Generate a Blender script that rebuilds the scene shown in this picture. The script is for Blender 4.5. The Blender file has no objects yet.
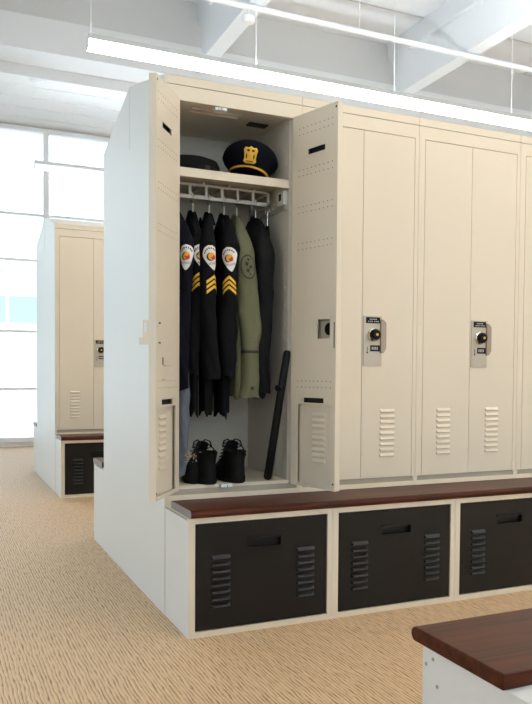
import bpy, bmesh, math, random
from math import sin, cos, pi, radians
from mathutils import Vector, Matrix
random.seed(7)
scene = bpy.context.scene
COL = scene.collection

# ------------------------------------------------------------------ materials
def new_mat(name):
    m = bpy.data.materials.new(name); m.use_nodes = True
    nt = m.node_tree
    return m, nt, nt.nodes['Principled BSDF']

def plain(name, col, rough=.5, metal=0.0, spec=.5, bump=0.0, bscale=200.0, var=0.0):
    m, nt, b = new_mat(name)
    b.inputs['Base Color'].default_value = (*col, 1)
    b.inputs['Roughness'].default_value = rough
    b.inputs['Metallic'].default_value = metal
    b.inputs['Specular IOR Level'].default_value = spec
    tc = nt.nodes.new('ShaderNodeTexCoord')
    nz = nt.nodes.new('ShaderNodeTexNoise'); nz.inputs['Scale'].default_value = bscale
    nz.inputs['Detail'].default_value = 3
    nt.links.new(tc.outputs['Object'], nz.inputs['Vector'])
    if bump:
        bp = nt.nodes.new('ShaderNodeBump'); bp.inputs['Strength'].default_value = bump
        bp.inputs['Distance'].default_value = .002
        nt.links.new(nz.outputs['Fac'], bp.inputs['Height']); nt.links.new(bp.outputs['Normal'], b.inputs['Normal'])
    if var:
        mx = nt.nodes.new('ShaderNodeMix'); mx.data_type = 'RGBA'
        mx.inputs[6].default_value = (*[c*(1-var) for c in col], 1); mx.inputs[7].default_value = (*[min(1, c*(1+var)) for c in col], 1)
        nt.links.new(nz.outputs['Fac'], mx.inputs[0]); nt.links.new(mx.outputs[2], b.inputs['Base Color'])
    return m

def emit(name, col, s):
    m = bpy.data.materials.new(name); m.use_nodes = True; nt = m.node_tree
    nt.nodes.remove(nt.nodes['Principled BSDF'])
    e = nt.nodes.new('ShaderNodeEmission'); e.inputs[0].default_value = (*col, 1); e.inputs[1].default_value = s
    nt.links.new(e.outputs[0], nt.nodes['Material Output'].inputs[0])
    return m

def mat_carpet():
    m, nt, b = new_mat('carpet')
    b.inputs['Roughness'].default_value = .58; b.inputs['Specular IOR Level'].default_value = .5
    tc = nt.nodes.new('ShaderNodeTexCoord')
    mp = nt.nodes.new('ShaderNodeMapping'); mp.inputs['Rotation'].default_value = (0, 0, radians(-3))
    mp.inputs['Scale'].default_value = (1.0, .22, 1)
    nt.links.new(tc.outputs['Object'], mp.inputs[0])
    w = nt.nodes.new('ShaderNodeTexWave'); w.wave_type = 'BANDS'; w.bands_direction = 'X'
    w.inputs['Scale'].default_value = 26; w.inputs['Distortion'].default_value = 4.6
    w.inputs['Detail'].default_value = 3.0; w.inputs['Detail Scale'].default_value = 1.5
    nt.links.new(mp.outputs[0], w.inputs[0])
    nz = nt.nodes.new('ShaderNodeTexNoise'); nz.inputs['Scale'].default_value = 260; nz.inputs['Detail'].default_value = 2
    nt.links.new(tc.outputs['Object'], nz.inputs['Vector'])
    mul = nt.nodes.new('ShaderNodeMath'); mul.operation = 'MULTIPLY_ADD'
    mul.inputs[1].default_value = .35; nt.links.new(nz.outputs['Fac'], mul.inputs[0])
    m2 = nt.nodes.new('ShaderNodeMath'); m2.operation = 'MULTIPLY'; m2.inputs[1].default_value = .75
    nt.links.new(w.outputs['Fac'], m2.inputs[0]); nt.links.new(m2.outputs[0], mul.inputs[2])
    mp3 = nt.nodes.new('ShaderNodeMapping'); mp3.inputs['Scale'].default_value = (95, 16, 1)
    nt.links.new(tc.outputs['Object'], mp3.inputs[0])
    n3 = nt.nodes.new('ShaderNodeTexNoise'); n3.inputs['Scale'].default_value = 1.0; n3.inputs['Detail'].default_value = 1
    nt.links.new(mp3.outputs[0], n3.inputs['Vector'])
    m3 = nt.nodes.new('ShaderNodeMath'); m3.operation = 'MULTIPLY_ADD'; m3.inputs[1].default_value = .9; m3.inputs[2].default_value = -.40
    nt.links.new(n3.outputs['Fac'], m3.inputs[0])
    m4 = nt.nodes.new('ShaderNodeMath'); m4.operation = 'ADD'
    nt.links.new(mul.outputs[0], m4.inputs[0]); nt.links.new(m3.outputs[0], m4.inputs[1]); mul = m4
    cr = nt.nodes.new('ShaderNodeValToRGB')
    cr.color_ramp.elements[0].position = .10; cr.color_ramp.elements[0].color = (.215, .135, .075, 1)
    cr.color_ramp.elements[1].position = .48; cr.color_ramp.elements[1].color = (.69, .455, .258, 1)
    nt.links.new(mul.outputs[0], cr.inputs[0]); nt.links.new(cr.outputs[0], b.inputs['Base Color'])
    bp = nt.nodes.new('ShaderNodeBump'); bp.inputs['Strength'].default_value = .5; bp.inputs['Distance'].default_value = .004
    nt.links.new(mul.outputs[0], bp.inputs['Height']); nt.links.new(bp.outputs['Normal'], b.inputs['Normal'])
    return m

def mat_wood():
    m, nt, b = new_mat('mahogany')
    b.inputs['Roughness'].default_value = .32; b.inputs['Specular IOR Level'].default_value = .14
    tc = nt.nodes.new('ShaderNodeTexCoord')
    mp = nt.nodes.new('ShaderNodeMapping'); mp.inputs['Scale'].default_value = (1.6, 22, 22)
    nt.links.new(tc.outputs['Object'], mp.inputs[0])
    nz = nt.nodes.new('ShaderNodeTexNoise'); nz.inputs['Scale'].default_value = 2.2; nz.inputs['Detail'].default_value = 6
    nz.inputs['Distortion'].default_value = .6
    nt.links.new(mp.outputs[0], nz.inputs['Vector'])
    mp2 = nt.nodes.new('ShaderNodeMapping'); mp2.inputs['Scale'].default_value = (2.2, 16, 1)
    nt.links.new(tc.outputs['Object'], mp2.inputs[0])
    vo = nt.nodes.new('ShaderNodeTexVoronoi'); vo.inputs['Scale'].default_value = 1.0; vo.distance = 'CHEBYCHEV'
    nt.links.new(mp2.outputs[0], vo.inputs['Vector'])
    cr = nt.nodes.new('ShaderNodeValToRGB')
    cr.color_ramp.elements[0].position = .3; cr.color_ramp.elements[0].color = (.040, .0090, .004, 1)
    cr.color_ramp.elements[1].position = .72; cr.color_ramp.elements[1].color = (.135, .030, .010, 1)
    nt.links.new(nz.outputs['Fac'], cr.inputs[0])
    mx = nt.nodes.new('ShaderNodeMix'); mx.data_type = 'RGBA'; mx.blend_type = 'MULTIPLY'; mx.inputs[0].default_value = .35
    sp = nt.nodes.new('ShaderNodeSeparateColor'); nt.links.new(vo.outputs['Color'], sp.inputs[0])
    nt.links.new(cr.outputs[0], mx.inputs[6]); nt.links.new(sp.outputs[0], mx.inputs[7])
    nt.links.new(mx.outputs[2], b.inputs['Base Color'])
    return m

def mat_glass():
    m = bpy.data.materials.new('window_glass'); m.use_nodes = True; nt = m.node_tree
    nt.nodes.remove(nt.nodes['Principled BSDF'])
    t = nt.nodes.new('ShaderNodeBsdfTransparent'); t.inputs[0].default_value = (.96, .985, .99, 1)
    g = nt.nodes.new('ShaderNodeBsdfGlossy'); g.inputs['Roughness'].default_value = .02
    f = nt.nodes.new('ShaderNodeFresnel'); f.inputs[0].default_value = 1.3
    mx = nt.nodes.new('ShaderNodeMixShader')
    nt.links.new(f.outputs[0], mx.inputs[0]); nt.links.new(t.outputs[0], mx.inputs[1]); nt.links.new(g.outputs[0], mx.inputs[2])
    nt.links.new(mx.outputs[0], nt.nodes['Material Output'].inputs[0])
    return m

CREAM = plain('cream_paint', (.735, .645, .515), .42, spec=.4, bump=.06, bscale=350)  # cream, deepened to carry the warm light on the fronts
PANEL = plain('end_panel_paint', (.72, .70, .66), .45, spec=.4, bump=.05, bscale=300)  # locker paint again, with the cool daylight of the end faces put in
INNER = plain('inside_paint', (.70, .65, .565), .5, spec=.4)
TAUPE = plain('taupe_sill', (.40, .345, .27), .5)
BLACKP = plain('black_paint', (.0070, .0064, .0058), .36, spec=.32, bump=.08, bscale=500)
WOOD = mat_wood()
CARPET = mat_carpet()
WHITE = plain('white_paint', (.80, .82, .83), .6, bump=.05, bscale=80)
GREYW = plain('grey_wall', (.625, .645, .655), .7, bump=.05, bscale=60)
CEILM = plain('ceiling_tile', (.83, .88, .93), .8, bump=.1, bscale=120)
STEELW = plain('white_steel', (.77, .80, .83), .4)
ALU = plain('white_aluminium', (.86, .88, .92), .4)
CHROME = plain('chrome', (.72, .70, .66), .22, metal=1)
BRUSH = plain('brushed_steel', (.50, .44, .35), .42, metal=.3, bump=.05)
DARK = plain('dark_void', (.006, .006, .006), .7)
BLACK = plain('black_plastic', (.004, .004, .0042), .4, spec=.18)
BRUSH2 = plain('bronze_steel', (.36, .29, .22), .45, metal=.3, bump=.05)
PGREY = plain('label_print', (.45, .45, .45), .7)
SCREW = plain('zinc', (.45, .43, .40), .4, metal=.8)
NAVY = plain('navy_wool', (.0060, .0068, .0125), .9, spec=.12, bump=.35, bscale=260, var=.25)
NAVY2 = plain('black_navy_twill', (.0070, .0072, .0088), .9, spec=.12, bump=.35, bscale=300, var=.25)
BLKJ = plain('black_nylon', (.0055, .0055, .0065), .7, spec=.2, bump=.35, bscale=120, var=.3)
OLIVE = plain('olive_cotton', (.150, .152, .088), .85, spec=.2, bump=.4, bscale=220, var=.18)
OLIVED = plain('subdued_thread', (.035, .038, .022), .9)
DENIM = plain('washed_denim', (.14, .165, .20), .9, spec=.2, bump=.5, bscale=160, var=.3)
GOLD = plain('gold_thread', (.80, .47, .025), .5, spec=.5)
GOLDM = plain('gilt_metal', (.85, .50, .06), .35, metal=.4)
STRAPG = plain('gold_braid', (.70, .36, .03), .45, bump=.3, bscale=300)
PWHITE = plain('patch_white', (.80, .77, .74), .8)
PRED = plain('patch_red', (.55, .03, .03), .7)
PORANGE = plain('patch_orange', (.85, .38, .02), .7)
PNAVY = plain('patch_navy', (.02, .022, .05), .8)
LEATHER = plain('black_leather', (.0045, .0042, .004), .65, spec=.18, bump=.3, bscale=120)
RUBBER = plain('black_rubber', (.005, .005, .005), .8, spec=.2)
LINING = plain('grey_lining', (.30, .29, .27), .9)
STRAW = plain('straw', (.62, .50, .32), .8)
MESHB = plain('woven_black', (.0075, .007, .0065), .9, spec=.15, bump=.5, bscale=400, var=.6)
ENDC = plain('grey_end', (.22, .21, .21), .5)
GLASS = mat_glass()
LAMPE = emit('lamp_diffuser', (1, .93, .80), 16.0)
LAMPU = emit('added_uplight', (.94, .975, 1), 66.0)  # added glow that lifts the high ceiling in place of daylight
LAMPU2 = emit('added_soft_uplight', (.86, .95, 1), 24.0)  # added on the dim lamp to brighten the low ceiling
LAMPD = emit('dim_lamp_diffuser', (.86, .90, 1), 1.1)
OUTW = plain('pale_render', (.80, .82, .84), .8)
OUTC = plain('teal_glazing', (.42, .58, .60), .5)
OUTG = plain('pale_concrete', (.80, .80, .80), .9)

# ------------------------------------------------------------------ builders
class MB:
    def __init__(s, xf=None): s.v = []; s.f = []; s.m = []; s.xf = xf
    def add(s, vs, fs, mi=0):
        n = len(s.v)
        s.v += [s.xf(*p) if s.xf else tuple(p) for p in vs]
        for f in fs: s.f.append([i+n for i in f]); s.m.append(mi)
    def box(s, x0, y0, z0, x1, y1, z1, mi=0):
        s.add([(x0,y0,z0),(x1,y0,z0),(x1,y1,z0),(x0,y1,z0),(x0,y0,z1),(x1,y0,z1),(x1,y1,z1),(x0,y1,z1)],
              [(0,3,2,1),(4,5,6,7),(0,1,5,4),(1,2,6,5),(2,3,7,6),(3,0,4,7)], mi)
    def prism(s, poly, ax, a, b, mi=0):
        def p3(p, t):
            return (t, p[0], p[1]) if ax == 0 else ((p[0], t, p[1]) if ax == 1 else (p[0], p[1], t))
        n = len(poly)
        s.add([p3(p, a) for p in poly]+[p3(p, b) for p in poly],
              [tuple(range(n))[::-1], tuple(range(n, 2*n))]+[(i, (i+1)%n, n+(i+1)%n, n+i) for i in range(n)], mi)
    def rings(s, rings, mi=0, cap0=True, cap1=True):
        n = len(rings[0]); vs = [p for r in rings for p in r]; fs = []
        for k in range(len(rings)-1):
            for i in range(n): fs.append((k*n+i, k*n+(i+1)%n, (k+1)*n+(i+1)%n, (k+1)*n+i))
        if cap0: fs.append(tuple(range(n))[::-1])
        if cap1: fs.append(tuple(range((len(rings)-1)*n, len(rings)*n)))
        s.add(vs, fs, mi)
    def grid(s, rows, mi=0):
        n = len(rows[0]); vs = [p for r in rows for p in r]
        s.add(vs, [(k*n+i, k*n+i+1, (k+1)*n+i+1, (k+1)*n+i) for k in range(len(rows)-1) for i in range(n-1)], mi)
    def tube(s, pts, r, n=8, mi=0):
        pts = [Vector(p) for p in pts]; rings = []; u = None
        for i, p in enumerate(pts):
            d = (pts[min(i+1, len(pts)-1)]-pts[max(i-1, 0)]).normalized()
            if u is None: u = d.orthogonal().normalized()
            u = (u-d*u.dot(d)).normalized(); w = d.cross(u)
            rr = r[i] if isinstance(r, (list, tuple)) else r
            rings.append([tuple(p+rr*(cos(2*pi*k/n)*u+sin(2*pi*k/n)*w)) for k in range(n)])
        s.rings(rings, mi)
    def cyl(s, p0, p1, r, n=16, mi=0): s.tube([p0, p1], r, n, mi)
    def louver(s, x0, x1, z0, z1, d=.008, y=0.0, sgn=-1, mi=0):
        i = .004
        yo = y+sgn*d
        s.add([(x0,y,z1),(x1,y,z1),(x1,y,z0),(x0,y,z0),(x0+i,yo,z0+.004),(x1-i,yo,z0+.004),(x1-i,yo*.6+y*.4,z0+(z1-z0)*.6),(x0+i,yo*.6+y*.4,z0+(z1-z0)*.6)],
              [(0,1,6,7),(7,6,5,4),(4,5,2,3),(0,7,4,3),(1,2,5,6),(0,3,2,1)], mi)
    def plate(s, s0, s1, z0, z1, t0, t1, holes, mi=0):
        xs = sorted({s0, s1, *[h[0] for h in holes], *[h[1] for h in holes]})
        zs = sorted({z0, z1, *[h[2] for h in holes], *[h[3] for h in holes]})
        for a, b in zip(xs, xs[1:]):
            for c, d in zip(zs, zs[1:]):
                mx, mz = (a+b)/2, (c+d)/2
                if any(h[0] < mx < h[1] and h[2] < mz < h[3] for h in holes): continue
                s.box(a, t0, c, b, t1, d, mi)
    def disc(s, c, r, ax=(0,1,0), n=10, mi=0):
        c = Vector(c); a = Vector(ax); u = a.orthogonal().normalized(); w = a.cross(u)
        s.add([tuple(c+r*(cos(2*pi*k/n)*u+sin(2*pi*k/n)*w)) for k in range(n)], [tuple(range(n))], mi)
    def build(s, name, mats, parent=None, smooth=False, bevel=0, subsurf=0, recalc=True):
        if not isinstance(mats, (list, tuple)): mats = [mats]
        off = Vector((0, 0, 0)); p = parent
        while p is not None: off += Vector(p.location); p = p.parent
        me = bpy.data.meshes.new(name)
        me.from_pydata([tuple(Vector(v)-off) for v in s.v], [], s.f)
        for m in mats: me.materials.append(m)
        for i, pl in enumerate(me.polygons): pl.material_index = s.m[i]; pl.use_smooth = smooth
        if recalc:
            bm = bmesh.new(); bm.from_mesh(me); bmesh.ops.recalc_face_normals(bm, faces=bm.faces); bm.to_mesh(me); bm.free()
        if smooth:
            try: me.set_sharp_from_angle(angle=radians(40))
            except Exception: pass
        o = bpy.data.objects.new(name, me); COL.objects.link(o)
        if parent is not None: o.parent = parent
        if bevel:
            b = o.modifiers.new('bevel', 'BEVEL'); b.width = bevel; b.segments = 2; b.limit_method = 'ANGLE'
        if subsurf:
            b = o.modifiers.new('sub', 'SUBSURF'); b.levels = subsurf; b.render_levels = subsurf
        return o

def tag(o, label, cat, group=None):
    o['label'] = label; o['category'] = cat
    if group: o['group'] = group
    return o
def thing(name, loc, label, cat, group=None):
    o = bpy.data.objects.new(name, None); COL.objects.link(o); o.location = loc; o.empty_display_size = .05
    return tag(o, label, cat, group)
def struct(o): o['kind'] = 'structure'; return o
def dup(o, loc=None, label=None, parent=None):
    c = o.copy(); COL.objects.link(c)
    if parent is not None: c.parent = parent
    if loc is not None: c.location = loc
    if label: c['label'] = label
    for ch in list(o.children): dup(ch, None, None, c)
    return c

# ------------------------------------------------------------------ dimensions
W = .61; BY = .312; D = .63; YB = BY*2+D*2          # unit width, bench depth, locker depth, island depth
LB = .455                                          # locker base height
ZT = 2.2032; ZA = 2.362                             # front top and ridge
DZ0, DZ1 = .515, 2.105                              # door span
I2 = (.031, 3.447)                                  # offset of the far island

# ------------------------------------------------------------------ room
XL, XR, YN, YF, CZ = -4.6, 9.5, -6.2, 7.9, 5.155
HY = 5.63                                           # upper wall plane
AZ = 4.21                                           # low ceiling by the windows
m = MB(); m.box(XL, YN, -.05, XR, YF+.1, 0); struct(m.build('floor', CARPET))
m = MB(); m.box(XL, YN, CZ, XR, HY+.2, CZ+.1); m_c = m
# ceiling seams as thin raised tee strips
for y in (4.84, 2.4, 0.0, -2.4, -4.8): m.box(XL, y-.008, CZ-.006, XR, y+.008, CZ, 1)
for x in range(-4, 10, 2): m.box(x+.55-.008, YN, CZ-.006, x+.55+.008, HY, CZ, 1)
struct(m.build('ceiling', [CEILM, GREYW]))
m = MB(); m.box(XL, HY+.45, AZ, XR, YF, AZ+.06)
for y in (6.42, 6.80, 7.17, 7.55): m.box(XL, y-.012, AZ-.008, XR, y+.012, AZ)
struct(m.build('ceiling', [WHITE, GREYW]))
m = MB()
m.box(XL, HY+.02, 4.64, XR, HY+.2, CZ)
struct(m.build('wall_upper', GREYW))
m = MB()
m.box(XL, HY-.02, 4.30, XR, HY+.018, 4.65); m.box(XL, HY+.018, 4.302, XR, HY+.41, 4.33); m.box(XL, HY+.41, AZ-.03, XR, HY+.449, 4.64)
struct(m.build('trim_1', STEELW))
m = MB()
m.box(XL, YF, AZ-.0195, XR, YF+.12, CZ+.1)            # above the glazing
m.box(XL, YF, 0, XR, YF+.12, .06)
struct(m.build('wall_back', WHITE))
m = MB(); m.box(XR, YN, 0, XR+.1, YF, CZ+.1); struct(m.build('wall_right', WHITE))
FX0, FX1, FZ0, FZ1 = -3.6, 6.4, 1.1, 2.9
m = MB(); m.plate(XL, XR, 0, CZ+.1, YN-.1, YN, [(FX0, FX1, FZ0, FZ1)]); struct(m.build('wall_front', WHITE))
LY0, LY1, LZ0, LZ1 = -4.0, 6.5, 1.0, 3.6
m = MB()
m.box(XL-.12, YN, 0, XL, YF, LZ0); m.box(XL-.12, YN, LZ1, XL, YF, CZ+.1)
m.box(XL-.12, YN, LZ0, XL, LY0, LZ1); m.box(XL-.12, LY1, LZ0, XL, YF, LZ1)
struct(m.build('wall_left', WHITE))
nwin = 0
def window_wall(x0, x1):
    global nwin; nwin += 1
    root = bpy.data.objects.new('window_%d' % nwin, None); COL.objects.link(root); root.location = (x0, YF, .06); struct(root)
    f = MB(); t = .035; z0, z1 = .06, AZ-.02
    f.box(x0, YF-.03, z0, x0+t, YF+.09, z1); f.box(x1-t, YF-.03, z0, x1, YF+.09, z1)
    f.box(x0+t, YF-.03, z1-.05, x1-t, YF+.09, z1); f.box(x0+t, YF-.03, z0, x1-t, YF+.09, z0+.056)
    for z in (3.06, 2.46, 1.52, .76): f.box(x0+t, YF-.02, z-.014, x1-t, YF+.05, z+.014)
    f.build('window_frame', ALU, root)
    g = MB(); g.box(x0+.01, YF+.02, z0, x1-.01, YF+.026, z1); g.build('pane', GLASS, root)
x = .48-3.1*1
edges = [XL, -2.02, .48, 2.98, 5.48, 7.98, XR]
for a, b_ in zip(edges, edges[1:]): window_wall(a, b_)
# the long window in the side wall
nwin += 1
root = bpy.data.objects.new('window_%d' % nwin, None); COL.objects.link(root); root.location = (XL, LY0, LZ0); struct(root)
f = MB()
f.box(XL-.1, LY0, LZ0, XL+.02, LY1, LZ0+.05); f.box(XL-.1, LY0, LZ1-.05, XL+.02, LY1, LZ1)
for k in range(6):
    yy = LY0+(LY1-LY0-.06)*k/5; f.box(XL-.1, yy, LZ0, XL+.02, yy+.06, LZ1)
f.build('window_frame', ALU, root)
g = MB(); g.box(XL-.06, LY0, LZ0, XL-.054, LY1, LZ1); g.build('pane', GLASS, root)

nwin += 1  # added unseen window behind the camera, daylight fill for fronts and interior
root = bpy.data.objects.new('window_%d' % nwin, None); COL.objects.link(root); root.location = (FX0, YN, FZ0); struct(root)
f = MB(); f.box(FX0, YN-.1, FZ0, FX1, YN+.02, FZ0+.05); f.box(FX0, YN-.1, FZ1-.05, FX1, YN+.02, FZ1)
for k in range(6):
    xx = FX0+(FX1-FX0-.06)*k/5; f.box(xx, YN-.1, FZ0+.05, xx+.06, YN+.02, FZ1-.05)
f.build('window_frame', ALU, root)
g = MB(); g.box(FX0, YN-.06, FZ0, FX1, YN-.054, FZ1); g.build('pane', GLASS, root)

# steel rafters running in depth
def rafter(bx, yend=-6.2):
    m = MB()
    zb = 4.465
    prof = [(HY+.02, CZ), (HY+.0, 4.95), (5.53, 4.86), (5.42, zb), (yend, zb+.12), (yend, CZ)]
    m.prism(prof, 0, bx, bx+.02)
    m.prism([(5.42, zb-.02), (5.42, zb), (yend, zb+.12), (yend, zb+.10)], 0, bx-.01, bx+.16)     # bottom flange
    m.prism([(5.1, 4.89), (5.1, 4.91), (yend, 4.94), (yend, 4.92)], 0, bx-.05, bx)               # ledge on the web
    struct(m.build('roof_beam', STEELW))
for bx in (-3.19, -.675, 1.834, 4.348, 6.86): rafter(bx)

# ------------------------------------------------------------------ island shells
def end_panel(ox, oy, label):
    t = thing('end_panel', (ox, oy+YB/2, 0), label, 'panel')
    m = MB()
    y0, y1 = oy+BY, oy+YB-BY
    m.prism([(y0, 0), (y1, 0), (y1, ZT), (oy+YB/2, ZA), (y0, ZT)], 0, ox-.003, ox-.0005)
    m.build('panel_sheet', PANEL, t)
    s = MB(); s.prism([(oy+YB/2-.001, 2.06), (oy+YB/2+.001, 2.06), (oy+YB/2+.001, ZA-.002), (oy+YB/2-.001, ZA-.002)], 0, ox-.0040, ox-.003)
    s.build('seam', GREYW, t)
    return t

def carcass_parts(t, ox, oy, sgn, left_end):
    """pedestal: open face towards oy (sgn=+1: depth grows with +y)."""
    Y = lambda a: oy+sgn*a
    m = MB(lambda x, y, z: (ox+x, Y(y), z))
    dp = BY+D-.02
    if True:
        m.box(0, .001, 0, .003, .02, LB, 1); m.box(.003, 0, 0, .028, .02, LB); m.box(.588, 0, 0, W-.0015, .02, LB)
        m.box(.028, 0, 0, .588, .02, .022); m.box(.028, 0, .433, .588, .02, LB)
    m.box(0, .02, 0, .006, dp, LB-.004, 1); m.box(W-.0075, .02, 0, W-.0015, dp, LB-.004)
    m.box(0, .02, LB-.008, W-.0015, dp, LB); m.box(0, dp-.005, 0, W-.0015, dp, LB-.01)
    m.build('carcass', [CREAM, PANEL], t)
    d = MB(lambda x, y, z: (ox+x, Y(y), z))
    hx0, hx1, hz0, hz1 = .238, .382, .312, .364
    d.plate(.031, .585, .025, .430, .004, .016, [(hx0, hx1, hz0, hz1)])
    for k in range(8):
        z0 = .105+k*.0265
        d.louver(.092, .170, z0, z0+.016, .012, .004, -1)
        d.louver(.452, .530, z0, z0+.016, .012, .004, -1)
    dr = d.build('drawer', BLACKP, t)
    dr['label'] = 'black drawer front with two columns of louvres'
    p = MB(lambda x, y, z: (ox+x, Y(y), z))
    p.box(hx0, .026, hz0-.01, hx1, .030, hz1+.01); p.box(hx0-.004, .012, hz1-.002, hx1+.004, .028, hz1+.01)
    p.box(hx0-.004, .012, hz0, hx0, .028, hz1); p.box(hx1, .012, hz0, hx1+.004, .028, hz1)
    p.prism([(.004, hz0-.002), (.004, hz0+.012), (-.002, hz0+.015), (.028, hz0+.004), (.028, hz0-.002)], 0, hx0, hx1)
    p.prism([(-.004, hz1-.006), (.006, hz1-.004), (.006, hz1+.004), (-.004, hz1)], 0, hx0-.003, hx1+.003)
    p.build('pull', BLACKP, dr)
def pedestal(ox, oy, label, sgn=1, group='drawer pedestals under the benches'):
    t = thing('drawer_pedestal', (ox, oy, 0), label, 'drawer unit', group)
    carcass_parts(t, ox, oy, sgn, True)
    return t

def bench_top(x0, x1, oy, sgn, label, extra=0.0, grey_face=True, th=None):
    """wood slab with a bullnose towards the aisle"""
    t = .030; z0 = LB; y0 = -.018; y1 = .245+extra
    prof = []
    for k in range(9):
        a = -pi/2-pi*k/8
        prof.append((y0+.015+.015*cos(a), z0+t/2+t/2*sin(a)))
    prof += [(y1, z0+t), (y1, z0)]
    m = MB(lambda x, y, z: (x, oy+sgn*y, z)); m.prism(prof, 0, x0, x1)
    if th is None: th = thing('wooden_bench', (x0, oy, LB), label, 'bench', 'benches in front of the locker banks')
    m.build('wooden_slab', WOOD, th, bevel=.003)
    if grey_face:  # thin grey plate over the end of the slab
        e = MB(lambda x, y, z: (x, oy+sgn*y, z)); e.prism(prof, 0, x0-.0015, x0-.0002); e.build('end_face', ENDC, th)['label'] = 'grey end face of the slab'
    return th

# ------------------------------------------------------------------ lockers
def locker_shell(t, ox, oy, lx1=None):
    m = MB(lambda x, y, z: (ox+x, oy+y, z))
    w = W-.0015; F = .028
    B = .50                                        # back of the compartment
    # frame
    m.box(0, 0, .5165, .034, F, ZT-.037); m.box(.588, 0, .5165, w, F, ZT-.037)
    m.box(.034, 0, DZ1+.002, .588, F, ZT-.037)
    m.box(0, 0, LB, w, F, .493); m.box(0, 0, .4925, .012, F, .517); m.box(w-.012, 0, .4925, w, F, .517)
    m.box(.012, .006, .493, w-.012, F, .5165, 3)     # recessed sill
    m.box(0, 0, ZT-.034, w, D, ZT)                   # cornice strip
    m.box(.004, .004, ZT-.038, w-.004, D, ZT-.033, 1)
    # carcass
    m.box(0, F, LB, .030, D, ZT-.037); m.box(.560, F, LB, w, D, ZT-.037, 2)
    m.box(.0295, F, LB+.02, .0305, B, ZT-.045, 2)
    m.box(.03, B, LB, .565, B+.006, ZT-.037, 2)
    m.box(.03, .008, LB+.06, .560, B, .530)          # floor pan
    m.box(.03, F, 2.122, .560, B, 2.128, 2)          # inner ceiling
    m.box(.03, D-.005, LB, .56, D, ZT-.037)
    return m
def sloping_top(t, ox, oy):
    m = MB(); m.prism([(oy, ZT+.0005), (oy+D, ZT+.0005), (oy+D, ZA), (oy+D-.004, ZA)], 0, ox, ox+W-.0015)
    m.build('sloping_top', CREAM, t)
def combination_lock(parent, ox, oy, x0):
    """lock on the free edge of the right leaf (x0 = local x of plate edge)"""
    X = lambda x, y, z: (ox+x0+x, oy-y, z)
    p = MB(X)
    p.box(0, 0, 1.036, .097, .005, 1.266)
    for sx, sz in ((.012, 1.048), (.083, 1.048)): p.cyl((sx, .005, sz), (sx, .0065, sz), .0038, 10, 1)
    pl = p.build('lock_plate', [BRUSH, SCREW], parent, bevel=.0012)
    pl['label'] = 'tan brushed steel lock plate'
    h = MB(X)
    h.prism([(.088, 1.096), (.088, 1.252), (.100, 1.252), (.117, 1.236), (.117, 1.118), (.103, 1.096)], 1, 0, .014)
    h.build('lock_housing', BRUSH2, parent, bevel=.002)
    d = MB(X)
    DX, DZ = .052, 1.180
    def yr(r, y, n=28): return [(DX+r*cos(2*pi*k/n), y, DZ+r*sin(2*pi*k/n)) for k in range(n)]
    d.rings([yr(.031, .005), yr(.031, .010), yr(.026, .015)], 1)
    d.rings([yr(.022, .013), yr(.0235, .018), yr(.0235, .032), yr(.020, .037), yr(.006, .038)], 0)
    for k in range(20):
        a = 2*pi*k/20; d.box(DX+.024*cos(a)-.0012, .018, DZ+.024*sin(a)-.0012, DX+.024*cos(a)+.0012, .033, DZ+.024*sin(a)+.0012)
    d.cyl((DX, .038, DZ), (DX, .042, DZ), .006, 12, 2)
    dl = d.build('lock_dial', [BLACK, CHROME, GOLDM], parent, smooth=True); dl['label'] = 'black dial on a chrome ring'
    l = MB(X)
    l.box(.012, .005, 1.233, .086, .007, 1.260)
    for zz, xs in ((1.251, (.030, .038, .046, .054, .062)), (1.241, (.022, .032, .040, .054, .064, .072))):
        for xx in xs: l.box(xx, .007, zz-.0022, xx+.006, .0075, zz+.0022, 1)
    l.build('name_strip', [BLACK, PGREY], parent)
    l = MB(X)
    l.box(.036, .005, 1.104, .086, .007, 1.132)
    for xx in (.042, .051, .060, .069): l.box(xx, .007, 1.111, xx+.006, .0075, 1.125, 1)
    l.build('number_strip', [BLACK, PGREY], parent)
    k = MB(X); k.cyl((.020, .005, 1.098), (.020, .0058, 1.098), .004, 10); k.box(.0187, .005, 1.098, .0213, .0058, 1.124)
    k.build('key_slot', DARK, parent)
def closed_locker(ox, oy, label, group, lock=True):
    t = thing('locker', (ox, oy, LB), label, 'locker', group)
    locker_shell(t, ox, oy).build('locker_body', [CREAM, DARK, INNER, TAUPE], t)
    sloping_top(t, ox, oy)
    for side in (0, 1):
        x0, x1 = (.0362, .3089) if side == 0 else (.3111, .5858)
        d = MB(lambda x, y, z: (ox+x, oy+y, z))
        d.box(x0, 0, DZ0+.003, x1, .018, DZ1-.001)
        lx = .118 if side == 0 else .410
        for k in range(9):
            z0 = .614+k*.0258; d.louver(lx, lx+.080, z0, z0+.017, .008, 0, -1)
        dr = d.build('door', CREAM, t)
        if side == 1 and lock: combination_lock(dr, ox, oy, .316)
    return t

G_near = 'closed lockers in the near row'
L2 = closed_locker(W, BY, 'closed cream locker partly hidden by the open door, first beyond the open locker', G_near)
L3 = dup(L2, (2*W, BY, LB), 'closed cream locker with both leaves and its combination lock in full view')
L4 = dup(L2, (3*W, BY, LB), 'cream locker farthest along the near row, only a sliver of it in view')
F1 = dup(L2, (I2[0], I2[1]+BY, LB), 'pale locker in the far bank by the window wall, beyond the near end panel')
F1['group'] = 'lockers in the far bank'
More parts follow.
